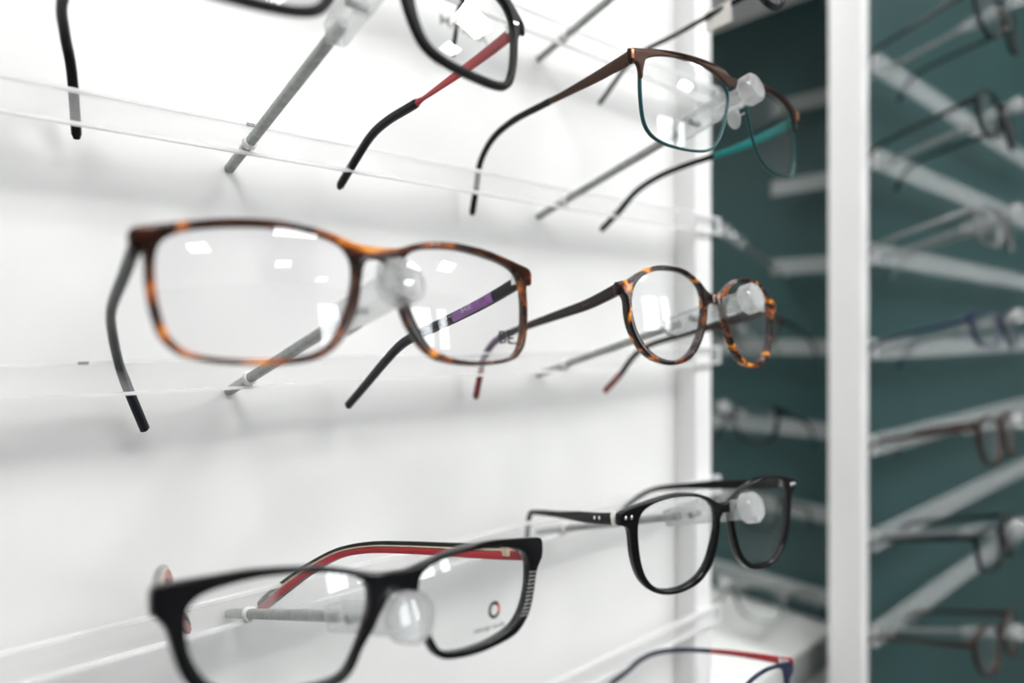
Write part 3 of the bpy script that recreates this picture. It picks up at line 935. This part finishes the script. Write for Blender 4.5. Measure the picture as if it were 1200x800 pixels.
# --- lowest row, far column: navy and red metal
T42R = [(62.5, 9, 3.5), (59.4, 26.9, 1.0), (55.3, 52.3, -3.8), (50.7, 80.3, -11), (47.4, 100.5, -18.9), (45, 115, -28.5), (43.1, 126.4, -39.7), (40.4, 142.1, -53.9)]
T42L = [(-p[0], p[1], p[2]) for p in T42R]
O42 = [(a, b) for a, b in O32]
g42, l42, i42 = glasses('eyeglasses', 'navy metal glasses with red temple ends at the bottom edge', ((322.0, 193.0, -193.0), -9.0, 2.0, 1.0), dict(
    hole=H32, outer=[(a * 1.0 if a < 55 else a, b * .97) for a, b in O32], mat='navy', thick=2.2, bevel=.4,
    temples={k: dict(pts=t, h=[(0, 2.4, .9), (.2, 1.7, .7), (.4, 1.3, .8), (1, 1.5, 1.1)], seg=[(0.0, .36, 'red', 'temple'), (.35, 1, 'navy', 'temple_tip')], shoulder_mat='red', **{'from': 61.8}) for k, t in (('R', T42R), ('L', T42L))}), GW)

# --- the rods that carry them
GR = 'display rods on the white wall'


def rods():
    lab = {(1, 1): 'grey rod with clear clip under the matt black glasses', (2, 1): 'grey rod with round clear clip under the brown tortoise rectangle',
           (3, 1): 'grey rod with round clear clip under the black red-lined rectangle', (0, 2): 'grey rod with clear clip at the very top, above the teal-rimmed glasses',
           (1, 2): 'grey rod with clear clip holding the brown and teal glasses', (2, 2): 'grey rod with clear clip holding the round amber tortoise glasses',
           (3, 2): 'grey rod with clear clip holding the black silver-dotted glasses', (4, 2): 'grey rod with clear clip under the navy and red glasses'}
    bridge = {(1, 1): (-7.5, 190), (2, 1): (25.2 - 1.8, 191), (3, 1): (-77.4 - 4.2, 188), (0, 2): (215.5 - 3.4, 188), (1, 2): (125.8 - 1.5, 186), (2, 2): (17.6 - 2.5, 198), (3, 2): (-88.2 - 3.6, 193), (4, 2): (-193 - 3.6, 193)}
    bridge[(1, 1)] = (131 - 8.8, 190)
    for (r, c), l in lab.items():
        bx = 120.0 if c == 1 else 323.0
        bz = -27.5 + PITCH * (2 - r)
        zb, yb = bridge[(r, c)]
        dist = (WALL_Y - yb - 1.5)
        ax = bz + dist * SLOPE
        nz = (zb - ax) * math.cos(ROD_T)
        ny = dist / math.cos(ROD_T) + (zb - ax) * math.sin(ROD_T)
        rod((bx, WALL_Y, bz), 0.0, l, GR, notch=(ny, max(-3.4, min(9.5, nz - .4))), reach=158 if (r, c) == (2, 1) else 164)


rods()

# ------------------------------------------------------------------ blurred rows on the teal wall and in the niche
TG = lambda k: [(k * 62.3, 9, 0.8), (k * 61, 35, -4), (k * 57, 69, -9.5), (k * 54, 96, -15), (k * 52.6, 109, -21.5), (k * 51.6, 118, -32), (k * 51, 125, -45)]
HG = [(0, 2.6, 1.3), (.4, 2.0, 1.1), (1, 1.8, 1.2)]
kinds = [('black', 'black', H32, O32), ('mattblack', 'dark', H22, O22), ('glassgrey', 'smoke grey', H21, O21), ('navy', 'navy', H31, O31),
         ('bronze', 'brown', H32, O32), ('mattblack', 'matt black', H21, O21), ('bronze', 'dark brown', H22, O22)]


def bg_pair(k, O, psi, label, group):
    m, nm, h, o = kinds[k % 7]
    tm = {q: dict(pts=TG(1 if q == 'R' else -1), h=HG, seg=[(0, 1, m, 'temple')], **{'from': 61.8}) for q in ('R', 'L')}
    return glasses('eyeglasses', label % nm, (O, psi, 5.0, 0.0), dict(hole=h, outer=o, mat=m, thick=3.6, temples=tm), group)


for r in range(7):
    bz = -27.5 + PITCH * (3 - r)
    rod((838, WALL_Y, bz), 0.0, 'blurred rod and clear clip on the right teal wall, %s' % names7[r], 'rods on the teal wall', notch=(146, -1), detail=False)
    bg_pair(r, (838, 194, bz + 41.5), -3 + (r % 3) * 2, 'blurred %s glasses on the right teal wall, ' + names7[r], 'glasses on the teal wall')
for r in range(2, 7):
    bz = -27.5 + PITCH * (3 - r)
    rod((898, 452, bz), math.pi / 2 * -1, 'blurred rod and clear clip on the niche board, %s' % names7[r], 'rods in the niche', notch=(146, -1), detail=False)
    if r > 2:
        bg_pair(r + 3, (757, 452, bz + 41.5), -90 + (r % 3) * 2, 'blurred %s glasses in the teal niche, ' + names7[r], 'glasses in the niche')
